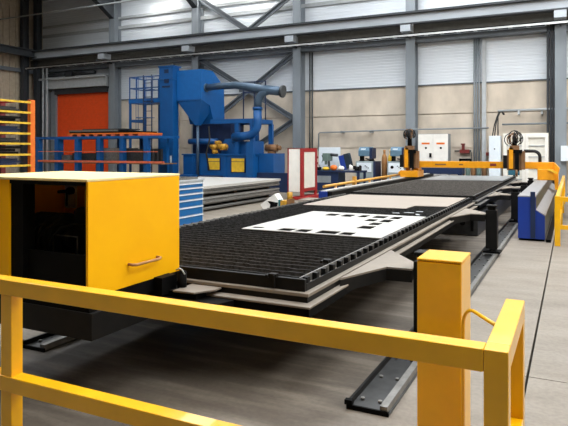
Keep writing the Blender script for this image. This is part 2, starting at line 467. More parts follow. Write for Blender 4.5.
# ------------------------------------------------------------------ cutting tables
def arm(t, yc, half_in, half_out, name='support_arm'):
    xo = -1.22; xi = -1.64
    m = MB()
    m.prism([(xi, yc - half_in), (-1.44, yc - .12), (xo, yc - half_out), (xo, yc + half_out), (xi, yc + half_in)], 'z', .645, .66)
    a = m.build(name, 'dusty_plate', t)
    m = MB()
    for pa, pb in (((xi, yc - half_in), (-1.44, yc - .12)), ((-1.44, yc - .12), (xo, yc - half_out)), ((xi, yc + half_in), (xo, yc + half_out))):
        m.hexa([(pa[0], pa[1] - .01, .545), (pb[0], pb[1] - .01, .545), (pb[0], pb[1] + .01, .545), (pa[0], pa[1] + .01, .545)],
               [(pa[0], pa[1] - .01, .645), (pb[0], pb[1] - .01, .645), (pb[0], pb[1] + .01, .645), (pa[0], pa[1] + .01, .645)])
    m.box(xi - .1, xo - .02, yc - .07, yc + .07, .545, .644)
    m.build('arm_flange', 'black_steel', a)
def leg(t, x, yc, top):
    m = MB()
    m.box(x - .085, x + .085, yc - .09, yc + .09, .12, top - .08)
    m.box(x - .06, x + .06, yc - .06, yc + .06, top - .08, top - .03)
    m.box(x - .08, x + .08, yc - .085, yc + .085, top - .03, top)
    l = m.build('leg', 'black_steel', t, bevel=.006)
    m = MB(); m.cyl((x - .03, yc - .05, .095), (x + .05, yc - .05, .095), .04, 14); m.cyl((x - .03, yc + .06, .095), (x + .05, yc + .06, .095), .04, 14)
    m.box(x - .12, x + .13, yc - .13, yc + .13, .056, .085)
    m.build('wheel', 'black', l)
    return l
def cutting_table(label, y0, y1, arm_ys, with_bracket):
    x0, x1 = -4.3, -1.7
    t = thing('cutting_table', label, 'cutting table', ((x0 + x1) / 2, y0, 0), 'slatted cutting tables')
    # slats with a notched top edge
    m = MB(); y = y0 + .10; n = 0; pitch = .125
    while y < y1 - .06:
        x = x0 + .06 + random.random() * .04
        poly = [(x0 + .05, .69)] + [(x1 - .06, .69)]
        top = []; k = 0; step = .052
        while x <= x1 - .06:
            top.append((x, .750 - random.random() * .006)); x += step; k += 1
        poly += top[::-1]
        m.prism(poly, 'y', y - .003, y + .003)
        y += pitch; n += 1
    m.build('slat_grid', 'slat_steel' if with_bracket else 'slat_worn', t)
    m = MB()
    x = x0 + .4
    while x < x1 - .2: m.box(x - .004, x + .004, y0 + .05, y1 - .05, .67, .715); x += .36
    m.box(x0 + .02, x1 - .02, y0 + .02, y1 - .02, .625, .645)
    m.build('slag_tray', 'black', t)
    B(x0, x1, y0, y0 + .035, .665, .752).build('front_bar', 'black_steel', t, bevel=.003)
    B(x0, x1, y1 - .035, y1, .665, .752).build('rear_bar', 'black_steel', t)
    for s, xa, xb in ((1, x1 - .012, x1), (-1, x0, x0 + .012)):
        m = B(min(xa, xb), max(xa, xb), y0 + .036, y1 - .036, .665, .715)
        y = y0 + .10
        while y < y1 - .12:
            m.box(xb - .05 if s > 0 else xa + .005, xb - .013 if s > 0 else xa + .05, y - .022, y + .022, .69, .752)
            y += .17
        m.build('side_comb', 'black_steel', t)
        m = B(x1 - .062, x1 - .05, y0 + .036, y1 - .036, .70, .755) if s > 0 else B(x0 + .05, x0 + .062, y0 + .036, y1 - .036, .7, .755)
        m.build('side_rail', 'worn_steel', t)
    # stepped frame below
    m = B(x0 - .03, x1 + .045, y0 - .04, y1 + .03, .640, .664)
    m.build('upper_plate', 'dusty_plate' if with_bracket else 'worn_steel', t, bevel=.003)
    B(x0 - .0, x1 + .035, y0 - .03, y1 + .02, .598, .640).build('upper_frame', 'black_steel', t)
    B(x0 - .03, x1 + .095, y0 - .13, y1 + .03, .583, .598).build('lower_plate', 'dusty_plate' if with_bracket else 'worn_steel', t, bevel=.003)
    B(x0 + .02, x1 + .085, y0 - .12, y1 + .02, .52, .583).build('lower_frame', 'black', t)
    for x in (-4.05, -3.0, -1.95):
        B(x - .06, x + .06, y0 + .1, y1 - .1, .42, .52).build('longitudinal_beam', 'black', t)
    for ya in arm_ys:
        arm(t, ya, .72, .11); leg(t, -1.13, ya, .80)
        leg(t, -4.05, ya, .42) if with_bracket else None
    return t
T1 = cutting_table('front slatted cutting table holding white and beige metal sheets', 3.78, 11.55, (5.05, 9.7), True)
# clamps on the front bar
for x, y in ((-1.95, 3.775), (-1.80, 4.45)):
    m = B(x - .03, x + .03, y - .02, y + .03, .75, .775); m.box(x + .015, x + .025, y - .035, y - .01, .68, .77)
    m.box(x - .05, x - .03, y - .03, y + .03, .745, .765)
    m.build('clamp', 'black_steel', T1)
# bracket that carries the machine cabinet
m = MB(); m.prism([(-2.64, 3.50), (-2.46, 3.51), (-2.37, 3.66), (-2.37, 3.74), (-2.64, 3.74)], 'z', .625, .638)
m.build('cabinet_bracket', 'dusty_plate', T1, bevel=.002)
m = MB(); m.prism([(-2.745, 3.37), (-2.70, 3.37), (-2.25, 3.50), (-2.2, 3.64), (-2.745, 3.64)], 'z', .455, .582)
m.box(-2.77, -2.45, 3.53, 3.70, .582, .625).box(-2.775, -2.70, 3.45, 3.62, .60, .73)
m.build('bracket_beam', 'black', T1)
m = MB(); m.cyl((-2.645, 3.62, .60), (-2.645, 3.62, .745), .036, 16).ball((-2.645, 3.62, .745), .036, .036, .02, 14, 6)
bu = m.build('buffer', 'black', T1)
MB().tube([(-2.70, 3.62, .76), (-2.67, 3.62, .775), (-2.63, 3.60, .77), (-2.605, 3.6, .74)], .006, 6).build('buffer_cable', 'grey_light', bu)

T2 = cutting_table('rear slatted cutting table under the yellow gantry', 11.98, 21.2, (13.95, 16.6, 19.3), False)
B(-4.15, -1.62, 11.7, 20.9, .02, .415).build('extraction_bed', 'dark_steel', T2)
m = MB(); m.cyl((-1.9, 11.69, .25), (-1.9, 11.66, .25), .05, 12).box(-1.75, -1.70, 11.66, 11.7, .1, .35)
m.build('bed_fitting', 'black', T2)

# metal sheets
def sheet_with_holes(xa, xb, ya, yb, holes, z0, z1):
    xs_ = sorted({round(v, 4) for v in [xa, xb] + [h[0] for h in holes] + [h[1] for h in holes]})
    ys_ = sorted({round(v, 4) for v in [ya, yb] + [h[2] for h in holes] + [h[3] for h in holes]})
    solid = {}
    for i in range(len(xs_) - 1):
        for j in range(len(ys_) - 1):
            cx = (xs_[i] + xs_[i+1]) / 2; cy = (ys_[j] + ys_[j+1]) / 2
            solid[i, j] = not any(h[0] < cx < h[1] and h[2] < cy < h[3] for h in holes)
    m = MB()
    for (i, j), s in solid.items():
        if not s: continue
        a, b, c_, d = xs_[i], xs_[i+1], ys_[j], ys_[j+1]
        m._add([(a,c_,z1),(b,c_,z1),(b,d,z1),(a,d,z1)], [(0,1,2,3)]); m._add([(a,c_,z0),(b,c_,z0),(b,d,z0),(a,d,z0)], [(3,2,1,0)])
        for di, dj, q in ((-1,0,((a,d),(a,c_))),(1,0,((b,c_),(b,d))),(0,-1,((a,c_),(b,c_))),(0,1,((b,d),(a,d)))):
            if not solid.get((i+di, j+dj), False):
                m._add([(q[0][0],q[0][1],z0),(q[1][0],q[1][1],z0),(q[1][0],q[1][1],z1),(q[0][0],q[0][1],z1)], [(0,1,2,3)])
    return m
holes = [(-3.38, -3.24, 5.97, 6.07), (-3.02, -2.84, 5.90, 6.11), (-2.80, -2.64, 5.90, 6.12), (-2.54, -2.30, 5.90, 6.13), (-2.27, -2.12, 5.90, 6.11),
         (-3.10, -2.93, 7.52, 7.78), (-2.86, -2.70, 7.50, 7.78), (-2.62, -2.50, 7.52, 7.80), (-2.42, -2.24, 7.54, 7.80), (-2.17, -2.04, 7.52, 7.80),
         (-2.40, -2.26, 7.16, 7.40), (-2.20, -2.06, 7.14, 7.42), (-2.24, -2.10, 6.82, 7.06), (-2.26, -2.08, 6.46, 6.72)]
sw = sheet_with_holes(-3.44, -1.775, 5.86, 7.96, holes, .752, .760)
tag(sw.build('metal_sheet', 'sheet_white', loc=(-2.6, 6.9, .752)), 'white metal sheet with rectangular cut outs on the front cutting table', 'metal sheet')
m = MB(); m.prism([(-4.0, 8.82), (-2.31, 8.94), (-2.29, 9.45), (-1.79, 9.52), (-1.79, 11.38), (-4.05, 11.25)], 'z', .752, .760)
tag(m.build('metal_sheet', 'sheet_beige', loc=(-2.9, 10, .752)), 'plain beige metal sheet with a stepped corner, behind the white sheet', 'metal sheet')
m = MB(); m.prism([(-4.1, 17.6), (-1.8, 17.95), (-1.8, 21.1), (-4.12, 20.9)], 'z', .752, .760)
tag(m.build('metal_sheet', 'sheet_grey', loc=(-2.9, 19.4, .752)), 'pale grey metal sheet at the far end of the rear cutting table', 'metal sheet')
for i, (x, y, w_, h_, a) in enumerate(((-2.28, 8.28, .10, .05, .3), (-2.12, 8.40, .14, .05, .1), (-1.95, 8.22, .05, .12, .4), (-2.02, 8.62, .10, .05, -.2))):
    m = B(x - w_/2, x + w_/2, y - h_/2, y + h_/2, .752, .758).rot(a, (x, y, 0))
    tag(m.build('metal_offcut', 'grey_light', loc=(x, y, .752)),
        ['small pale offcut on the slats between the two front sheets, leftmost of four', 'small pale offcut between the two front sheets, second from left of four',
         'small upright pale offcut nearest the right table edge', 'small pale offcut beside the stepped corner of the beige sheet'][i], 'offcut', 'offcuts between the two front sheets')

# ------------------------------------------------------------------ yellow machine cabinet
cx0, cx1, cy0, cy1 = -4.02, -2.78, 2.8, 3.77
t = thing('machine_cabinet', 'open fronted yellow machine cabinet on a black base at left', 'machine cabinet', (-3.36, 3.27, .45))
p = B(cx1 - .02, cx1, cy0, cy1, .72, 1.468).build('side_panel', 'yellow', t, bevel=.003)
m = MB(); yy = ((3.18, .868), (3.49, .868))
m.tube([(cx1, 3.18, .875), (cx1 + .035, 3.18, .872), (cx1 + .05, 3.21, .870), (cx1 + .05, 3.46, .870), (cx1 + .035, 3.49, .872), (cx1, 3.49, .875)], .011, 8)
m.build('handle', 'wood', p, label='brass coloured pull handle')
B(cx0, cx0 + .02, cy0, cy1, .72, 1.468).build('side_panel', 'yellow', t)
B(cx0 + .02, cx1 - .02, cy1 - .02, cy1, .72, 1.468).build('back_panel', 'yellow', t)
B(cx0 - .005, cx1 + .002, cy0 - .012, cy1 + .002, 1.468, 1.486).build('top_panel', 'yellow_lit_top', t, bevel=.004, label='pale yellow top with overhead light painted in')
B(cx0 + .02, -3.52, cy0, cy0 + .02, .72, 1.466).build('front_panel', 'yellow', t)
B(-3.52, -3.40, cy0 + .02, cy0 + .12, .60, 1.466).build('corner_post', 'black', t)
B(-3.52, cx1 - .021, cy0 + .008, cy0 + .03, 1.44, 1.466).build('lintel', 'black', t)
B(-3.40, cx1 - .021, cy0 + .06, cy0 + .08, .62, .98).build('front_sill', 'black', t)
B(-2.815, cx1 - .021, cy0 + .01, cy0 + .03, .63, 1.44).build('jamb', 'black', t)
m = B(cx0, cx1 - .0, cy0 + .01, cy1 - .02, .625, .72); m.build('base_frame', 'black', t)
m = B(cx0, -2.75, cy0 - .0, 3.36, .45, .625); m.build('base_tray', 'black_steel', t, bevel=.004)
B(cx0 + .02, cx1 - .021, cy0 + .1, cy1 - .03, .72, .86).build('inner_floor', 'black', t)
B(-3.97, -3.85, 3.725, 3.748, 1.17, 1.385).build('gauge_plate', 'white_panel', t, label='pale instrument plate with a dark gauge')
g_ = MB(); g_.cyl((-3.88, 3.725, 1.32), (-3.88, 3.68, 1.32), .03, 12); g_.cyl((-3.88, 3.69, 1.32), (-3.98, 3.66, 1.31), .014, 8); g_.tube([(-3.93, 3.71, 1.3), (-3.93, 3.71, 1.19)], .008, 6)
g_.build('gauge', 'black', t)
mo = MB(); mo.cyl((-3.80, 3.30, 1.0), (-3.48, 3.30, 1.0), .17, 28)
for i in range(6): mo.cyl((-3.78 + i*.055, 3.30, 1.0), (-3.765 + i*.055, 3.30, 1.0), .185, 28)
mo.box(-3.76, -3.5, 3.18, 3.42, .86, .88).cyl((-3.48, 3.30, 1.0), (-3.40, 3.30, 1.0), .08, 18)
mot = mo.build('motor', 'dark_steel', t, label='dark finned motor')
B(-3.50, -3.28, 3.36, 3.58, .86, 1.22).build('oil_tank', 'dark_steel', t, bevel=.03)
mo = MB(); mo.cyl((-3.2, 3.3, .86), (-3.2, 3.3, 1.14), .06, 16).cyl((-3.2, 3.3, 1.14), (-3.2, 3.3, 1.2), .04, 16); mo.build('filter', 'black_steel', t)
ho = MB()
for i in range(3):
    x_ = -3.62 + i * .13
    ho.tube([(x_, 3.06, .87), (x_ - .03, 3.04, .95), (x_ - .02, 3.05, 1.04), (x_ + .03, 3.09, 1.11), (x_ + .09, 3.16, 1.13), (x_ + .13, 3.26, 1.1)], .009, 6)
ho.build('hose', 'rubber', t)
MB().tube([(-3.66, 3.04, .86), (-3.65, 3.04, .93), (-3.64, 3.04, .95), (-3.63, 3.04, 1.0), (-3.62, 3.04, 1.08)], [.014, .008, .016, .009, .014], 8).build('fitting', 'worn_steel', t, label='bright metal fitting')
m = MB().tube([(-3.42, 3.1, .86), (-3.42, 3.1, 1.05), (-3.18, 3.1, 1.05), (-3.18, 3.1, .86)], .007, 6); m.build('pipe_frame', 'worn_steel', t, label='bright thin pipe frame')
B(-3.22, -3.0, 3.05, 3.15, .862, .885).build('terminal_box', 'worn_steel', t)

# ------------------------------------------------------------------ right blue beam, left track, gantry
t = thing('gantry_beam_track', 'dark blue box track right of the cutting tables', 'track', (-.7, 11.58, 0))
B(-.89, -.59, 11.58, 21.0, .04, .80).build('body', 'dark_steel', t)
B(-.90, -.60, 11.57, 21.0, .80, .82).build('top_plate', 'grey_top', t)
m = MB(); m.prism([(-.59, .04), (-.44, .04), (-.44, .46), (-.59, .56)], 'y', 11.6, 21.0); m.build('side_channel', 'dark_steel', t)
m = B(-.89, -.59, 11.565, 11.58, .04, .80); m.prism([(-.59, .04), (-.44, .04), (-.44, .46), (-.59, .56)], 'y', 11.565, 11.6); m.build('end_plate', 'blue_beam', t, label='blue end plate')
B(-.895, -.891, 11.58, 21, .04, .80).build('inner_plate', 'blue_beam', t)
m = MB(); m.hexa([(-.59, 11.58, .562), (-.43, 11.58, .462), (-.43, 21, .462), (-.59, 21, .562)], [(-.59, 11.58, .574), (-.43, 11.58, .474), (-.43, 21, .474), (-.59, 21, .574)])
m.build('channel_cover', 'grey_top', t)
B(-.68, -.60, 11.53, 11.58, .06, .90).build('end_stop', 'navy', t)
B(-.88, -.45, 11.6, 21, 0, .04).build('plinth', 'black', t)
tag(B(-.42, -.34, 11.5, 21, 0, .05).build('cable_tray', 'black', loc=(-.38, 11.5, 0)), 'flat black cable tray on the floor beside the blue track', 'cable tray')

t = thing('gantry_side_track', 'black raised track with a white top left of the cutting tables', 'track', (-4.55, 11.2, 0))
B(-4.66, -4.42, 11.2, 21, .56, .80).build('body', 'black_steel', t)
B(-4.67, -4.55, 11.2, 21, .80, .82).build('top_strip', 'sheet_white', t)
B(-4.68, -4.52, 11.1, 11.2, .45, .80).build('end_block', 'blue_beam', t)
for y in (11.4, 13.5, 16.2, 18.9, 20.8): B(-4.62, -4.46, y - .08, y + .08, 0, .56).build('leg', 'navy', t)

t = thing('handrail', 'yellow tubular handrail along the left track', 'handrail', (-4.85, 14.5, 0))
MB().tube([(-4.85, 11.8, .86), (-4.85, 18.6, .88)], .034, 10).build('rail', 'yellow_rail', t)
for y in (12.5, 15.0, 17.0): MB().cyl((-4.85, y, 0), (-4.85, y, .86), .03, 8).build('post', 'yellow_rail', t)
B(-4.89, -4.81, 13.75, 13.85, 0, 1.0).build('post', 'yellow_rail', t)

t = thing('gantry', 'orange yellow gantry spanning the rear cutting table', 'gantry', (-2.6, 18, .82))
B(-4.35, -.45, 17.86, 18.14, 1.12, 1.31).build('cross_beam', 'gantry_yellow', t, bevel=.006)
for x, wd in ((-2.05, .17),): B(x - wd/2, x + wd/2, 17.852, 17.86, 1.19, 1.26).build('plate', 'red_dark', t, label='small dark red plate')
for x, wd in ((-3.55, .32), (-2.95, .12)): B(x - wd/2, x + wd/2, 17.854, 17.86, 1.20, 1.235).build('plate', 'brown', t, label='thin brown plate')
m = B(-4.72, -4.18, 17.6, 18.4, .825, 1.02); m.box(-4.6, -4.2, 17.8, 18.2, 1.02, 1.20); m.build('left_carriage', 'gantry_yellow', t, bevel=.01)
m = B(-.86, -.44, 17.6, 18.4, .825, 1.12); m.build('right_carriage', 'gantry_yellow', t, bevel=.01)
m = MB(); m.prism([(-.42, .56), (-.34, .56), (-.34, 1.0), (-.30, 1.14), (-.44, 1.30), (-.44, .9)], 'y', 17.7, 18.3); m.build('side_bracket', 'gantry_yellow', t)
m = MB(); m.bar((-.58, 17.58, 1.12), (-.36, 17.58, 1.02), .06, .05); m.build('wiper', 'rack_yellow', t)
m = MB(); m.cyl((-4.78, 17.75, .90), (-4.68, 17.75, .98), .07, 12); m.build('lamp', 'gantry_yellow', t)
def torch(name_lab, x, cz, ball):
    t = thing('torch_head', name_lab, 'torch head', (x, 17.8, 1.1), 'torch heads on the gantry')
    B(x - .20, x + .18, 17.72, 17.85, 1.08, 1.66).build('carriage_plate', 'brown', t)
    B(x - .30, x - .20, 17.68, 17.84, 1.12, 1.50).build('side_plate', 'black_steel', t)
    B(x + .18, x + .27, 17.68, 17.84, 1.10, 1.62).build('side_plate', 'brown', t)
    B(x - .14, x - .03, 17.62, 17.72, 1.12, 1.72).build('slide', 'gantry_yellow', t, label='yellow vertical slide')
    B(x + .02, x + .12, 17.62, 17.72, 1.05, 1.66).build('slide', 'black', t)
    MB().cyl((x + .06, 17.64, .90), (x + .06, 17.64, 1.10), .035, 10).build('torch', 'brown', t)
    B(x - .12, x + .12, 17.62, 17.84, 1.66, 1.78).build('drive', 'brown', t)
    B(x - .16, x + .2, 17.64, 17.84, 1.56, 1.66).build('bracket', 'black', t)
    MB().tube([(x, 17.72, 1.78), (x, 17.72, cz - .1), (x, 17.72, cz + .04)], [.07, .06, .03], 10).build('cable_bundle', 'black', t)
    rnd = random.Random(int(x * 100))
    for k in range(14 if ball else 10):
        m = MB(); pts = []
        cx_ = x + rnd.uniform(-.10, .10); r_ = rnd.uniform(.07, .15) if ball else rnd.uniform(.09, .19); yaw_ = rnd.uniform(-1.3, 1.3); c_ = cz + rnd.uniform(-.06, .06)
        for q in range(13):
            th = PI * (1.35 - 1.7 * q / 12)
            pts.append((cx_ + r_ * math.cos(th) * math.cos(yaw_), 17.72 + r_ * math.cos(th) * math.sin(yaw_), c_ + r_ * math.sin(th)))
        m.tube(pts, .017 if ball else .013, 6).build('hose', 'rubber' if k % 3 else 'brown', t)
    return t
torch('torch head at the left end of the gantry, near the track', -4.45, 2.14, True)
torch('torch head near the right end of the gantry, before white lockers', -1.46, 2.0, False)
m = MB(); pts = [(-1.23, 17.95, 1.62), (-.98, 17.95, 1.62)] + [(-.98 + .17 * math.sin(a), 17.95, 1.45 + .17 * math.cos(a)) for a in [PI/2*i/6 for i in range(1, 7)]] + [(-.81, 17.95, 1.31)]
tag(m.tube(pts, .045, 8).build('energy_chain', 'rubber', loc=(-1, 17.95, 1.31)), 'black cable chain arching onto the right end of the gantry', 'cable chain')

# ------------------------------------------------------------------ right rear fence
t = thing('guard_rail', 'yellow guard rail at the far right behind the blue track end', 'guard rail', (-.2, 11.2, 0))
B(-.27, -.18, 11.15, 11.25, 0, .86).build('post', 'yellow_guard', t)
B(-.18, 2.2, 11.16, 11.24, .77, .85).build('top_rail', 'yellow_guard', t)
B(-.18, 2.2, 11.16, 11.24, .29, .36).build('lower_rail', 'yellow_guard', t)
B(-.26, -.19, 11.25, 20.0, .78, .86).build('side_rail', 'yellow_guard', t)
B(-.26, -.19, 11.25, 20.0, .29, .36).build('side_rail', 'yellow_guard', t)
for y in (14.1, 17, 19.9): B(-.265, -.185, y, y + .09, 0, .78).build('post', 'yellow_guard', t)
B(2.12, 2.2, 11.15, 11.25, 0, .77).build('post', 'yellow_guard', t)
t = thing('storage_bin', 'green storage bin behind the far right yellow guard rail', 'bin', (.6, 16, 0))
m = B(.0, 1.2, 15.5, 16.4, 0, .06); m.box(0, 1.2, 15.5, 15.54, .06, .75).box(0, 1.2, 16.36, 16.4, .06, .75).box(0, .04, 15.54, 16.36, .06, .75).box(1.16, 1.2, 15.54, 16.36, .06, .75)
m.build('body', 'green', t); B(-.03, 1.23, 15.47, 15.5, .68, .76).build('rim', 'rack_yellow', t)
tag(B(-.36, .6, 23.2, 23.4, 1.25, 1.8).build('wall_board', 'white_cool', loc=(.1, 23.3, 1.25)), 'small white board on the steel column at the right picture edge', 'board')

# ------------------------------------------------------------------ machines along the back wall
t = thing('electrical_cabinet', 'white double door electrical cabinet with orange labels on the back wall', 'cabinet', (-4.85, 23.2, 0))
B(-5.43, -4.27, 22.95, 23.45, .1, 2.27).build('body', 'grey_paint', t)
for a, b in ((-5.42, -4.855), (-4.845, -4.28)):
    d = B(a, b, 22.92, 22.95, .15, 2.26).build('door', 'white_paint', t)
    xm = (a + b) / 2
    m = MB()
    m.box(xm - .15, xm + .16, 22.912, 22.92, 1.86, 1.93)
    m.build('warning_label', 'orange', d)
    MB().cyl((xm + .02, 22.92, 1.72), (xm + .02, 22.90, 1.72), .04, 10).build('lock', 'black', d)
B(-4.98, -4.90, 22.87, 22.92, 1.36, 1.52).build('switch', 'black', t)
B(-5.43, -4.27, 22.97, 23.43, 0, .1).build('plinth', 'black', t)

t = thing('locker', 'narrow white locker left of the wide white cabinet', 'locker', (-2.58, 23.2, 0))
B(-2.78, -2.38, 22.95, 23.5, 0, 2.17).build('body', 'white_cool', t)
B(-2.765, -2.395, 22.93, 22.95, .08, 2.15).build('door', 'white_cool', t)
MB().cyl((-2.58, 22.93, 1.68), (-2.58, 22.91, 1.68), .025, 10).build('lock', 'black', t)
for i, (xa, xb) in enumerate(((-2.70, -2.56), (-2.62, -2.54), (-2.50, -2.52))):
    m = MB().tube([(xa, 23.3, 2.175), (xa * .6 + xb * .4, 23.35, 2.55), (xb, 23.5, 2.9), (xb + .06, 23.6, 3.08), (xb + .16, 23.63, 3.09), (xb + .22, 23.64, 2.98)], .022, 6)
    tag(m.build('cable', 'rubber', loc=(xa, 23.3, 2.17)), ['left black cable rising from the narrow white locker to the pipe', 'middle black cable rising from the narrow white locker to the pipe', 'right black cable rising from the narrow white locker to the pipe'][i], 'cable', 'cables above the narrow locker')

t = thing('storage_cabinet', 'wide cream cabinet with two framed panels behind the gantry end', 'cabinet', (-1.53, 23.3, 0))
B(-2.3, -.76, 23.1, 23.33, 0, 2.26).build('body', 'white_panel', t)
for a, b in ((-2.28, -1.545), (-1.525, -.78)):
    m = MB(); m.box(a, a + .1, 23.03, 23.1, .05, 2.24).box(b - .1, b, 23.03, 23.1, .05, 2.24).box(a + .1, b - .1, 23.03, 23.1, 2.10, 2.24).box(a + .1, b - .1, 23.03, 23.1, .05, .2)
    d = m.build('door_frame', 'white_paint', t)
    m = MB()
    for z_ in (.55, .95, 1.38, 1.78): m.box(a + .1, b - .1, 23.07, 23.1, z_, z_ + .035)
    m.build('crossbar', 'grey_light', d)
t = thing('control_screen', 'dark teal control screen on a stand beneath the right torch head', 'screen', (-1.88, 22.5, 0))
B(-2.07, -1.68, 22.45, 22.5, .74, .97).build('screen', 'screen', t); B(-1.9, -1.84, 22.48, 22.53, .03, .74).build('stand', 'black', t); B(-2.05, -1.7, 22.35, 22.65, 0, .03).build('base', 'black', t)

t = thing('valve_station', 'red valve with pipes on the concrete wall', 'valve', (-3.78, 23.85, 1.1))
m = B(-3.98, -3.62, 23.78, 23.99, 1.52, 1.66); m.box(-3.9, -3.8, 23.74, 23.9, 1.66, 1.85); m.cyl((-3.85, 23.76, 1.85), (-3.85, 23.76, 1.90), .09, 10); m.build('valve', 'red_dark', t)
m = MB(); m.tube([(-4.2, 23.9, 1.6), (-3.56, 23.9, 1.62)], .025, 8).tube([(-3.64, 23.86, 1.58), (-3.57, 23.86, 1.58), (-3.55, 23.86, 1.5), (-3.55, 23.86, 0)], .02, 8); m.build('pipe', 'girder_dark', t)
m = B(-4.02, -3.52, 23.74, 23.99, 1.06, 1.16); m.box(-4.0, -3.95, 23.74, 23.99, 1.16, 1.3).box(-3.6, -3.55, 23.74, 23.99, 1.16, 1.3); m.box(-3.95, -3.6, 23.8, 23.99, 1.24, 1.3); m.build('bracket', 'black', t)
tag(B(-3.0, -2.82, 23.8, 24.02, 1.42, 1.55).build('junction_box', 'red_dark', loc=(-2.9, 23.9, 1.42)), 'small dark red junction box right of the wall conduits', 'box')
t = thing('steel_bench', 'low dark blue machine bench behind the rear cutting table', 'bench', (-4.0, 22.3, 0))
B(-5.3, -3.6, 22.0, 22.6, .75, .98).build('top', 'navy', t)
for x in (-5.2, -3.7): B(x - .06, x + .06, 22.05, 22.55, 0, .75).build('leg', 'navy', t)
t = thing('gas_bottle_rack', 'row of olive green gas bottles behind the gantry beam', 'rack', (-3.3, 22.9, 0))
for i in range(5):
    x = -3.78 + .2 * i
    m = MB(); m.tube([(x, 23.2, .03), (x, 23.2, 1.0), (x, 23.2, 1.08), (x, 23.2, 1.16)], [.085, .085, .06, .03], 12); m.build('bottle', 'machine_green' if i % 2 else 'brown', t)
B(-3.9, -2.86, 23.05, 23.35, 0, .03).build('base', 'black', t)

# welding sets
t = thing('welding_machine', 'grey welding cart with wire feeder, left of the two by the wall', 'welding machine', (-7.3, 22.3, 0), 'welding machines by the wall')
b = B(-7.67, -6.95, 21.95, 22.75, .12, 1.2).build('body', 'welder_grey', t, bevel=.02)
p = B(-7.62, -7.02, 21.93, 21.95, .78, 1.14).build('control_panel', 'white_cool', t)
MB().cyl((-7.47, 21.93, .98), (-7.47, 21.91, .98), .06, 12).build('dial', 'black', p)
m = MB()
for k in range(3): m.cyl((-7.26 + .06*k, 21.93, 1.02 - .04*k), (-7.26 + .06*k, 21.91, 1.02 - .04*k), .025, 8)
m.build('knob', 'grey_paint', p)
B(-6.95, -6.88, 21.95, 22.75, .12, 1.2).build('side_cover', 'navy', t)
for x in (-7.55, -7.05):
    for y in (22.05, 22.65): MB().cyl((x - .04, y, .08), (x + .04, y, .08), .08, 12).build('wheel', 'rubber', t)
m = MB(); m.prism([(21.95, 1.40), (21.95, 1.62), (22.1, 1.76), (22.55, 1.76), (22.55, 1.40)], 'x', -7.56, -7.12); fd = m.build('wire_feeder', 'welder_blue', t, bevel=.02)
B(-7.12, -7.02, 22.0, 22.55, 1.3, 1.72).build('feeder_side', 'navy', fd)
B(-7.46, -7.28, 21.98, 22.06, 1.62, 1.70).rot(0, (0,0,0)).build('display', 'white_cool', fd)
B(-7.55, -7.04, 22.0, 22.5, 1.2, 1.23).build('feeder_base', 'black', t)
for x in (-7.5, -7.1): B(x - .03, x + .03, 22.05, 22.45, 1.23, 1.40).build('feeder_leg', 'black', t)
MB().tube([(-7.3, 22.1, 1.3), (-7.1, 21.98, 1.27), (-6.98, 22.0, 1.28)], .03, 8).build('hose', 'rubber', t)
dup(t, (-6.02, 22.3, 0), 'grey welding cart with wire feeder, right of the two, nearer the gantry')
for i, (x, c_, lab) in enumerate(((-6.78, 'wood', 'orange brown gas bottle behind the left welding cart'), (-6.52, 'rack_yellow', 'yellow gas bottle with a cap, further right behind the left welding cart'))):
    t = thing('gas_bottle', lab, 'gas bottle', (x, 22.9, 0), 'gas bottles by the welding carts')
    MB().tube([(x, 22.9, 0), (x, 22.9, 1.3), (x, 22.9, 1.42), (x, 22.9, 1.5)], [.11, .11, .08, .035], 14).build('body', c_, t)
    MB().cyl((x, 22.9, 1.5), (x, 22.9, 1.65), .05, 10).build('valve_cap', c_, t)

# workbench with things on it
t = thing('workbench', 'dark navy workbench between red framed cabinet and welding carts', 'workbench', (-8.0, 21, 0))
B(-9.6, -7.05, 20.6, 21.5, .80, .86).build('top', 'navy', t)
B(-9.5, -7.9, 20.65, 21.4, .1, .80).build('drawer_unit', 'navy', t)
B(-8.85, -8.2, 20.64, 20.652, .40, .66).build('drawer', 'grey_paint', t)
for x in (-9.55, -7.12):
    for y in (20.68, 21.42): B(x - .04, x + .04, y - .04, y + .04, 0, .80).build('leg', 'navy', t)
tag(B(-9.1, -8.2, 21.62, 21.68, 0, 1.75).build('splash_panel', 'white_cool', loc=(-8.6, 21.65, 0)), 'pale upright panel behind the pillar drill', 'panel')
t = thing('pillar_drill', 'grey green pillar drill standing on the workbench', 'drill', (-8.5, 21, .86))
B(-8.7, -8.3, 20.85, 21.3, .86, .90).build('base', 'machine_green', t)
MB().cyl((-8.5, 21.2, .90), (-8.5, 21.2, 1.5), .04, 10).build('column', 'worn_steel', t)
m = B(-8.62, -8.38, 20.8, 21.3, 1.22, 1.52); m.cyl((-8.5, 20.9, 1.22), (-8.5, 20.9, 1.08), .06, 10); m.build('head', 'machine_green', t, bevel=.02)
MB().cyl((-8.4, 21.1, 1.46), (-8.1, 21.1, 1.44), .06, 10).build('motor', 'girder_dark', t)
m = MB()
for a in range(3): m.cyl((-8.63, 20.9, 1.3), (-8.64 , 20.9 + .16*math.cos(a*2.1), 1.3 + .16*math.sin(a*2.1)), .012, 6)
m.build('feed_lever', 'black', t)
B(-8.6, -8.4, 20.82, 21.12, .99, 1.01).build('table', 'worn_steel', t)
t = thing('tilted_case', 'blue tilted case with a dark lid on the workbench', 'case', (-7.75, 21.0, .86))
m = B(-7.86, -7.66, 20.9, 21.15, .862, 1.44).rot(-.25, (-7.8, 0, .862), 'Y'); m.v = [(x, y, max(z_, .862)) for x, y, z_ in m.v]; m.build('body', 'blue_beam', t)
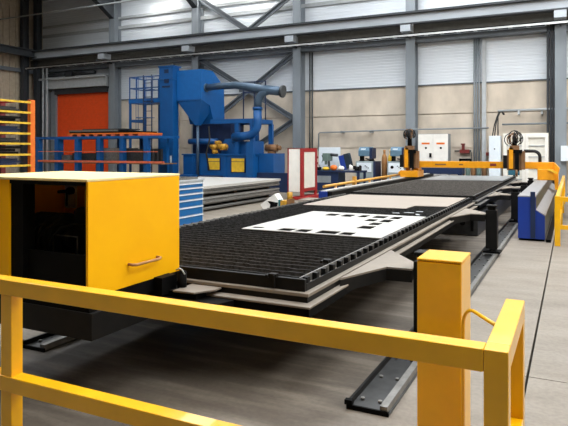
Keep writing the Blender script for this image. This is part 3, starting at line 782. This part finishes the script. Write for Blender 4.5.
m = B(-7.66, -7.44, 20.92, 21.13, .90, 1.46).rot(-.25, (-7.8, 0, .862), 'Y'); m.v = [(x, y, max(z_, .862)) for x, y, z_ in m.v]; m.build('lid', 'dark_glass', t)
B(-7.86, -7.45, 20.9, 21.15, .862, .88).build('base', 'grey_light', t)
def small(name, m, mt, loc, lab, cat): tag(m.build(name, mt, loc=loc), lab, cat)
small('cloth', MB().ball((-8.46, 20.78, .93), .15, .1, .07), 'rack_yellow', (-8.42, 20.8, .86), 'crumpled yellow cloth on the workbench below the drill', 'cloth')
small('bag', MB().ball((-8.13, 20.76, .97), .15, .1, .11), 'orange', (-8.12, 20.8, .86), 'bright orange bag on the workbench', 'bag')
small('hard_hat', MB().ball((-7.82, 20.74, .95), .13, .11, .09), 'white_paint', (-7.82, 20.78, .86), 'round white hard hat on the workbench beside the orange bag', 'hard hat')
small('bottle', MB().tube([(-7.45, 20.8, .86), (-7.45, 20.8, 1.02), (-7.5, 20.8, 1.08)], [.08, .07, .03], 10), 'white_paint', (-7.45, 20.8, .86), 'white bottle at the right end of the workbench', 'bottle')
small('vise', B(-7.3, -7.1, 20.75, 21.0, .86, 1.02).box(-7.36, -7.3, 20.78, 20.98, .92, 1.05).cyl((-7.2, 20.75, .96), (-7.2, 20.6, .96), .03, 8), 'black_steel', (-7.2, 20.85, .86), 'black bench vise at the right end of the workbench', 'vise')
small('toolbox', B(-8.95, -8.75, 20.8, 21.05, .86, .98).tube([(-8.93, 20.92, .98), (-8.93, 20.92, 1.06), (-8.77, 20.92, 1.06), (-8.77, 20.92, .98)], .012, 6), 'black', (-8.85, 20.92, .86), 'small black toolbox at the left end of the workbench', 'toolbox')

# red framed cabinet
t = thing('display_cabinet', 'white panelled cabinet with a red frame, left of the workbench', 'cabinet', (-8.25, 18.1, 0))
B(-8.47, -8.03, 17.52, 18.78, .28, 1.69).build('body', 'white_panel', t)
B(-8.45, -8.06, 17.505, 17.52, .26, 1.67).build('front_panel', 'white_paint', t)
fr = MB()
for y0_, y1_ in ((17.5, 17.72), (18.66, 18.82)): fr.box(-8.04, -7.99, y0_, y1_, .06, 1.70)
fr.box(-8.04, -7.99, 17.72, 18.66, 1.58, 1.70).box(-8.04, -7.99, 17.72, 18.66, .26, .36)
fr.box(-8.50, -8.46, 17.5, 17.54, .06, 1.70)
fr.build('frame', 'red', t)
B(-8.02, -7.995, 17.74, 18.64, .37, 1.57).build('side_panel', 'white_panel', t)
B(-8.5, -8.0, 17.5, 18.8, 1.69, 1.705).build('top', 'red', t)
m = B(-8.3, -7.75, 17.35, 18.8, .02, .10); m.build('base', 'red', t)
for y in (18.82,): 
    m = MB()
    for z_ in (1.35, 1.15): m.box(-8.0, -7.97, 18.80, 18.88, z_, z_ + .07)
    m.build('hinge', 'red_dark', t)
tag(MB().cyl((-8.28, 17.22, 0), (-8.28, 17.22, .27), .09, 12).build('drum', 'motor_yellow', loc=(-8.28, 17.3, 0)), 'small yellow drum at the foot of the red framed cabinet', 'drum')
tag(B(-7.6, -7.0, 16.4, 17.2, 0, .12).build('wooden_pallet', 'sheet_beige', loc=(-7.3, 16.8, 0)), 'pale flat slab on the floor before the red framed cabinet', 'slab')


# tilted white box with a black mark, and the coloured bin
t = thing('cardboard_box', 'tilted white box with a black mark beside the table edge', 'box', (-6.04, 11.7, 0))
def rotbox(m): return m.rot(-.62, (-6.04, 11.7, .46), 'Y')
rotbox(B(-6.26, -5.82, 11.55, 11.78, .28, .58)).build('body', 'white_paint', t)
rotbox(MB().prism([(-6.20, .32), (-5.92, .32), (-5.86, .37), (-5.92, .42), (-6.0, .50), (-6.06, .54), (-6.04, .44), (-6.12, .38)], 'y', 11.54, 11.55)).build('mark', 'black', t, label='black arrow shaped mark')
B(-6.16, -5.92, 11.6, 11.75, 0, .33).build('foot', 'black', t)
t = thing('container', 'small teal and yellow container next to the tilted white box', 'container', (-5.66, 11.6, 0))
B(-5.77, -5.72, 11.42, 11.53, 0, .57).build('side', 'teal', t); B(-5.72, -5.56, 11.42, 11.75, 0, .55).build('body', 'motor_yellow', t); B(-5.56, -5.54, 11.41, 11.76, 0, .58).build('edge', 'brown', t)

# blue tool cabinet
t = thing('tool_cabinet', 'bright blue drawer cabinet behind the yellow machine cabinet', 'cabinet', (-7.55, 9.98, 0))
B(-7.9, -7.215, 9.32, 10.64, .05, 1.0).build('body', 'grey_light', t)
zl = [.06, .28, .46, .61, .74, .86, .96]
for a, b in zip(zl, zl[1:]):
    d = B(-7.215, -7.20, 9.36, 10.60, a + .012, b - .03).build('drawer', 'blue_bright', t)
    B(-7.215, -7.185, 9.34, 10.62, b - .024, b - .008).build('handle', 'white_cool', d)
B(-7.92, -7.19, 9.30, 10.66, 1.0, 1.03).build('top', 'grey_light', t)
B(-7.88, -7.23, 9.35, 10.6, 0, .05).build('plinth', 'black', t)
small('parts_tray', B(-7.8, -7.25, 9.5, 10.5, 1.03, 1.04).box(-7.8, -7.25, 9.5, 9.52, 1.04, 1.08).box(-7.8, -7.25, 10.48, 10.5, 1.04, 1.08).box(-7.8, -7.78, 9.52, 10.48, 1.04, 1.08).box(-7.27, -7.25, 9.52, 10.48, 1.04, 1.08).cyl((-7.5, 9.7, 1.06), (-7.5, 10.2, 1.06), .02, 8), 'worn_steel', (-7.5, 10, 1.03), 'grey metal parts tray on top of the blue drawer cabinet', 'tray')

# stack of grey profiles with a white sheet on top
zz = .0
labs = ['lowest grey steel profile pack in the long stack', 'middle grey steel profile pack in the long stack', 'top grey steel profile pack in the long stack under the white sheet']
PK = [(.05, .12), (.19, .39), (.46, .616)]
for i, (a, b) in enumerate(PK):
    t = thing('steel_pack', labs[i], 'steel pack', (-10.2, 15.0, a), 'steel packs in the long stack')
    h_ = b - a
    m = MB(); m.prism([(-11.9, a), (-8.80, a), (-8.75, a + .2*h_), (-8.75, a + .45*h_), (-8.79, a + .55*h_), (-8.79, a + .65*h_), (-8.75, a + .75*h_), (-8.77, b), (-11.9, b)], 'y', 12.2, 17.42)
    m.build('profiles', 'worn_steel', t)
for i in range(3):
    for q, y in enumerate((12.8, 14.9, 17.0)):
        z0 = 0 if i == 0 else PK[i-1][1]
        tag(B(-11.9, -8.95, y - .06, y + .06, z0, PK[i][0]).build('spacer', 'brown', loc=(-10.3, y, z0)),
            'timber spacer under the %s steel pack, %s' % (('lowest', 'middle', 'top')[i], ('near end', 'mid length', 'far end')[q]), 'spacer', 'timber spacers in the steel stack')
tag(B(-11.95, -8.73, 12.15, 17.45, .616, .69).build('metal_sheet', 'sheet_white', loc=(-10.3, 14.8, .616)), 'white sheet pack lying on top of the long grey steel stack', 'metal sheet')

# ------------------------------------------------------------------ blue shot blasting machine
t = thing('blasting_machine', 'tall blue shot blasting machine with hopper and ducts', 'machine', (-13.5, 20.8, 0))
m = B(-15.54, -14.86, 19.7, 20.1, 0, 4.6); e = m.build('elevator', 'blue', t, bevel=.01)
B(-15.57, -14.84, 19.67, 20.13, 4.6, 4.66).build('collar', 'blue', e); B(-15.55, -14.85, 19.68, 20.12, 4.66, 5.1).build('head', 'blue', e); B(-15.58, -14.80, 19.64, 20.2, 5.1, 5.15).build('head_cap', 'blue', e)
m = MB()
for z_ in (4.92, 4.52): m.box(-15.28, -15.06, 19.665, 19.7, z_ - .08, z_ + .08)
m.build('hatch', 'navy', e); 
B(-15.0, -14.92, 19.69, 19.70, 1.05, 1.4).build('notice', 'white_cool', e)
B(-15.4, -15.0, 19.68, 19.70, 4.25, 4.32).build('hatch', 'navy', e)
hp = MB().prism([(19.95, 3.72), (19.95, 4.96), (20.8, 4.98), (21.7, 4.4), (21.75, 2.75), (20.9, 2.75), (20.6, 3.5)], 'x', -14.85, -13.62).build('filter_housing', 'blue_light', t, label='lighter blue filter housing')
m = MB(); m.hexa([(-14.0, 20.05, 2.66), (-13.84, 20.05, 2.66), (-13.84, 20.25, 2.66), (-14.0, 20.25, 2.66)], [(-14.85, 19.95, 3.70), (-13.62, 19.95, 3.70), (-13.62, 21.2, 3.70), (-14.85, 21.2, 3.70)])
m.build('hopper', 'blue', t)
B(-14.86, -13.61, 19.93, 20.0, 3.68, 3.74).build('hopper_flange', 'blue', t)
m = MB(); m.cyl((-13.92, 20.14, .6), (-13.92, 20.14, 2.66), .06, 12); m.build('downpipe', 'duct', t)
MB().tube([(-13.35, 20.1, 2.6), (-13.2, 19.95, 2.1), (-13.35, 19.92, 1.5), (-13.2, 19.9, .8)], .035, 8).build('hose', 'rubber', t)
m = B(-14.7, -11.2, 20.2, 22.2, 0, 1.42); body = m.build('cabinet', 'blue', t, bevel=.01)
B(-14.75, -11.15, 20.15, 22.25, 1.42, 1.48).build('cabinet_top', 'blue', body)
B(-13.42, -12.86, 20.16, 20.2, .84, 1.30).build('hatch', 'rack_yellow', body, label='yellow hatch'); B(-12.30, -11.70, 20.16, 20.2, .76, 1.30).build('hatch', 'rack_yellow', body, label='yellow hatch')
m = MB()
for (a, b, z0, z1) in ((-13.42, -12.86, .84, 1.30), (-12.30, -11.70, .76, 1.30)): m.box(a, b, 20.15, 20.16, z1 - .14, z1 - .12).box(a - .03, a, 20.15, 20.2, z0 - .03, z1 + .03).box(b, b + .03, 20.15, 20.2, z0 - .03, z1 + .03)
m.build('hatch_frame', 'navy', body)
for x in (-14.2, -12.6, -11.5): B(x - .03, x + .03, 20.15, 20.2, .1, 1.40).build('rib', 'blue', body)
B(-11.50, -11.2, 19.95, 20.2, 0, 1.95).build('corner_post', 'blue', t)
B(-11.18, -10.52, 20.4, 21.4, 0, 1.5).build('side_cabinet', 'blue', t)
B(-11.15, -9.75, 20.2, 20.39, 0, .75).build('outfeed', 'navy', t)
B(-14.6, -13.9, 19.6, 20.15, 0, .62).build('step', 'blue', t); B(-13.6, -12.7, 19.65, 20.15, 0, .6).build('step', 'navy', t)
B(-14.7, -12.8, 20.9, 22.0, 1.48, 2.74).build('lower_housing', 'navy', t)
m = MB().cyl((-14.6, 20.5, 2.0), (-13.2, 20.5, 2.0), .12, 12); m.build('screw_conveyor', 'blue', t)
# platform frame above the cabinet
m = MB(); m.box(-13.4, -11.4, 20.3, 20.45, 2.72, 2.9).box(-13.4, -11.4, 21.9, 22.05, 2.72, 2.9)
for x in (-12.15, -11.45): m.box(x - .09, x + .09, 20.3, 20.45, 1.48, 2.72).box(x - .09, x + .09, 21.9, 22.05, 1.48, 2.72)
m.box(-13.4, -13.25, 20.45, 21.9, 2.72, 2.9).box(-11.55, -11.4, 20.45, 21.9, 2.72, 2.9)
m.build('platform_frame', 'blue', t)
B(-12.9, -11.6, 20.5, 21.6, 1.48, 2.0).build('blast_housing', 'blue', t); 
m = MB(); m.prism([(-13.0, 1.48), (-12.2, 1.48), (-12.5, 2.1), (-12.8, 2.1)], 'y', 20.45, 21.0); m.build('chute', 'blue', t)
for i, (x, z_, sc) in enumerate(((-13.15, 1.78, .7), (-12.72, 1.78, .85), (-13.1, 1.58, .5), (-12.95, 1.95, .55))):
    m = MB(); m.cyl((x - .2*sc, 20.15, z_), (x + .2*sc, 20.15, z_), .13*sc, 14).cyl((x + .2*sc, 20.15, z_), (x + .28*sc, 20.15, z_), .09*sc, 14).box(x - .1*sc, x + .1*sc, 20.1, 20.4, z_ - .17*sc, z_ - .1*sc)
    m.build('motor', 'motor_yellow', t, label='yellow electric motor')
m = MB(); m.cyl((-11.1, 20.9, 1.72), (-10.6, 20.9, 1.72), .15, 14).cyl((-10.6, 20.9, 1.72), (-10.45, 20.9, 1.72), .09, 12).box(-11.0, -10.7, 20.8, 21.0, 1.5, 1.6); m.build('motor', 'brown', t)
# ducts
m = MB(); m.tube([(-13.62, 20.3, 4.22), (-12.9, 20.3, 4.26), (-12.2, 20.3, 4.26), (-11.6, 20.3, 4.16), (-11.0, 20.3, 4.04), (-10.1, 20.3, 3.92)], [.13, .14, .15, .17, .18, .18], 18)
d = m.build('duct', 'duct', t)
MB().cyl((-10.12, 20.3, 3.92), (-10.02, 20.3, 3.905), .24, 18).build('flange', 'girder_dark', d)
MB().cyl((-13.64, 20.3, 4.22), (-13.57, 20.3, 4.22), .18, 18).build('flange', 'duct', d)
m = MB(); m.tube([(-10.65, 20.3, 4.0), (-10.98, 20.3, 3.88), (-11.15, 20.3, 3.6), (-11.18, 20.3, 3.3)], .165, 16).build('branch', 'duct', d)
pts = [(-11.18, 20.3, 3.32), (-11.18, 20.3, 2.75)] + [(-11.18 - .55 * (1 - math.cos(a)), 20.3, 2.7 - .5 * math.sin(a)) for a in [PI/2*i/6 for i in range(1, 7)]] + [(-12.3, 20.3, 2.16)]
MB().tube(pts, .17, 16).build('elbow', 'blue', t, label='blue elbow pipe')
MB().cyl((-11.18, 20.3, 3.24), (-11.18, 20.3, 3.34), .2, 16).build('flange', 'blue', t)
# rear maintenance platform
m = MB()
for z_ in (4.6, 4.15): m.box(-13.0, -11.9, 22.3, 22.34, z_, z_ + .04)
for x in (-13.0, -12.45, -11.9): m.box(x - .02, x + .02, 22.3, 22.34, 2.9, 4.64)
m.build('railing', 'navy', t); B(-13.3, -11.7, 21.6, 22.6, 2.8, 2.9).build('platform', 'blue', t)
# ladder tower left of the elevator
L = thing('access_platform', 'blue access platform with ladder and railings left of tall blue machine', 'platform', (-17, 20.4, 0))
B(-17.85, -16.03, 19.9, 21.0, 3.66, 3.84).build('deck', 'blue_light', L)
for x in (-17.8, -17.0):
    for y in (19.95, 20.95): B(x - .04, x + .04, y - .04, y + .04, 0, 3.66).build('post', 'blue', L)
m = MB()
for z_ in (4.3, 4.78):
    m.box(-17.85, -16.05, 19.93, 19.97, z_, z_ + .04).box(-17.85, -17.81, 19.97, 20.95, z_, z_ + .04).box(-17.85, -16.05, 20.93, 20.97, z_, z_ + .04)
for x in (-17.83, -17.45, -17.05, -16.6, -16.2): m.box(x - .02, x + .02, 19.93, 19.97, 3.84, 4.8).box(x - .02, x + .02, 20.93, 20.97, 3.84, 4.8)
m.build('railing', 'blue', L)
m = B(-17.85, -17.0, 19.92, 19.98, 2.85, 2.95); m.box(-17.85, -17.79, 19.98, 20.95, 2.85, 2.95); m.build('crossbar', 'blue', L)
m = MB()
for x in (-16.95, -16.5): m.cyl((x, 19.8, 0), (x, 19.8, 4.85), .025, 8)
z_ = .3
while z_ < 4.7: m.cyl((-16.95, 19.8, z_), (-16.5, 19.8, z_), .015, 6); z_ += .3
m.box(-16.97, -16.48, 19.8, 19.92, 3.7, 3.74)
m.build('ladder', 'navy', L)
m = MB()
for z_ in (2.4, 3.0, 3.6, 4.2, 4.7):
    pts = [(-16.725 + .38 * math.cos(a), 19.8 - .6 * math.sin(a), z_) for a in [PI * i / 8 for i in range(9)]]
    m.tube(pts, .014, 6)
for a in (PI*.25, PI*.5, PI*.75): m.cyl((-16.725 + .38 * math.cos(a), 19.8 - .6 * math.sin(a), 2.4), (-16.725 + .38 * math.cos(a), 19.8 - .6 * math.sin(a), 4.7), .012, 6)
m.build('safety_cage', 'blue', L)
tag(B(-17.6, -16.9, 22.6, 22.9, 0, 1.9).build('switch_cabinet', 'white_cool', loc=(-17.2, 22.7, 0)), 'white switch cabinet behind the blue access ladder', 'cabinet')

L.location.x += .46

# blue infeed rack with steel on it
t = thing('storage_rack', 'long blue low rack with square posts before the orange door', 'rack', (-17.6, 18.3, 0))
for x in (-20.7, -19.58, -18.43, -17.22, -16.02, -14.81):
    B(x - .10, x + .10, 17.9, 18.1, 0, 2.1).build('post', 'blue', t); B(x - .1, x + .1, 19.1, 19.26, 0, 2.1).build('post', 'blue', t)
B(-20.85, -14.2, 17.92, 18.08, 2.1, 2.2).build('top_rail', 'blue', t); B(-20.85, -14.2, 19.1, 19.26, 2.1, 2.2).build('top_rail', 'blue', t)
for x in (-20.7, -18.43, -16.02, -14.4): B(x - .07, x + .07, 18.1, 19.1, 2.1, 2.2).build('cross_bar', 'blue', t)
B(-20.6, -13.9, 17.84, 17.90, 1.13, 1.21).build('shelf_rail', 'orange_shelf', t, label='orange shelf rail')
B(-20.6, -14.2, 18.1, 19.1, 1.08, 1.12).build('shelf', 'brown', t)
B(-20.6, -14.2, 17.86, 17.90, 1.56, 1.59).build('tie_rod', 'orange_shelf', t)
for i, (a, b, z1) in enumerate(((-20.3, -19.0, 1.42), (-18.9, -17.6, 1.5), (-17.4, -16.2, 1.72), (-16.1, -14.9, 1.68))):
    m = MB(); k = 0; y = 18.15
    while y < 19.0:
        m.box(a, b - .1 * (k % 2), y, y + .12, 1.12, z1 - .06 * (k % 3)); y += .14; k += 1
    tag(m.build('steel_bundle', 'dark_steel' if i % 2 else 'worn_steel', loc=((a + b) / 2, 18.5, 1.12)), ['leftmost bundle of dark steel bars on the blue rack shelf', 'second bundle of steel bars from the left on the blue rack shelf', 'third bundle of steel bars from the left on the blue rack shelf', 'bundle of steel bars on the blue rack shelf nearest the tall machine'][i], 'steel bundle', 'steel bundles on the blue rack shelf')
t = thing('pallet', 'long orange pallet on top of the blue rack', 'pallet', (-17.0, 18.6, 2.2))
B(-19.0, -15.0, 17.95, 19.2, 2.28, 2.33).build('deck', 'orange', t)
for i in range(9):
    x = -18.9 + i * .46; B(x, x + .2, 17.95, 19.2, 2.2, 2.28).build('block', 'orange_shelf', t)
t = thing('plate_pile', 'pile of dark steel plates on the orange pallet', 'plates', (-17.2, 18.6, 2.33))
B(-18.9, -15.2, 17.98, 19.1, 2.33, 2.39).build('plates', 'black', t); B(-18.95, -16.3, 18.0, 19.1, 2.39, 2.46).build('plates', 'worn_steel', t); B(-18.2, -16.0, 18.02, 19.0, 2.46, 2.50).build('plates', 'dark_steel', t)

# left rack
t = thing('shelf_rack', 'orange and yellow rack of dark sheets at the left picture edge', 'rack', (-14.6, 10.5, 0))
for x in (-14.05, -15.3):
    for y in (11.86, 8.6): B(x - .06, x + .06, y, y + .16, 0, 3.1).build('post', 'orange' if x > -15 else 'red_dark', t)
B(-15.36, -15.24, 10.6, 10.72, 0, 3.0).build('post', 'red', t)
LV = [1.21, 1.52, 1.83, 2.12, 2.42, 2.72, 3.02]
for z_ in LV + [.9, .6, .3]:
    B(-14.03, -13.97, 8.76, 11.86, z_ - .028, z_ + .028).build('shelf_beam', 'rack_yellow', t)
    B(-15.33, -15.27, 8.76, 11.86, z_ - .03, z_ + .03).build('shelf_beam', 'red_dark', t)
    for y in (9.4, 10.4, 11.4): B(-15.27, -14.03, y - .03, y + .03, z_ - .03, z_ + .01).build('cross_bar', 'red', t)
words = ['lowest', 'second', 'third', 'fourth', 'fifth', 'sixth']
for i, z_ in enumerate(LV[:-1]):
    m = MB(); hh = (.20, .24, .16, .2, .18, .15)[i]
    n = 3
    for k in range(n): m.box(-15.2 + .05*k, -14.12 - .03*((k + i) % 3), 8.9, 11.5 + .08 * ((k * 2 + i) % 3), z_ + .011 + hh/n*k, z_ + .006 + hh/n*(k+1))
    tag(m.build('steel_sheets', ('navy', 'black_steel', 'dark_steel')[i % 3], loc=(-14.6, 10.2, z_)), 'dark steel sheets on the orange rack, %s visible shelf from below' % words[i], 'steel sheets', 'steel sheets in the orange rack')

# ------------------------------------------------------------------ lamps, world and camera
for i, (x, y) in enumerate(((-18.8, 23.0), (-16.0, 23.0), (-13.2, 23.0))):
    t = thing('high_bay_lamp', 'high bay lamp under the roof above the blue machine, %s' % ('left', 'middle', 'right')[i], 'lamp', (x, y, 9.35), 'high bay lamps')
    MB().tube([(x, y, 9.35), (x, y, 9.5), (x, y, 9.75)], [.28, .24, .08], 20).build('reflector', 'grey_light', t)
    MB().cyl((x, y, 9.34), (x, y, 9.35), .25, 20).build('bulb', 'lamp_glow', t)
    MB().cyl((x, y, 9.75), (x, y, ZC), .02, 8).build('stem', 'black', t)

wd = bpy.data.worlds.new('world'); S.world = wd; wd.use_nodes = True
wd.node_tree.nodes['Background'].inputs[0].default_value = (0.9, 0.95, 1.0, 1); wd.node_tree.nodes['Background'].inputs[1].default_value = 0.5

cam = bpy.data.cameras.new('camera'); co = bpy.data.objects.new('camera', cam); C.objects.link(co)
co.location = (0, 0, 1.68); co.rotation_euler = (PI / 2, 0, math.radians(26.25))
cam.sensor_width = 36; cam.lens = 36 * 584 / 568; cam.shift_y = -(213 - 149) / 568; cam.clip_end = 200
S.camera = co
S.view_settings.view_transform = 'Standard'; S.view_settings.look = 'None'; S.view_settings.gamma = 1; S.view_settings.exposure = 0.66
try: S.view_settings.use_curve_mapping = False
except Exception: pass
try: S.cycles.use_denoising = True
except Exception: pass
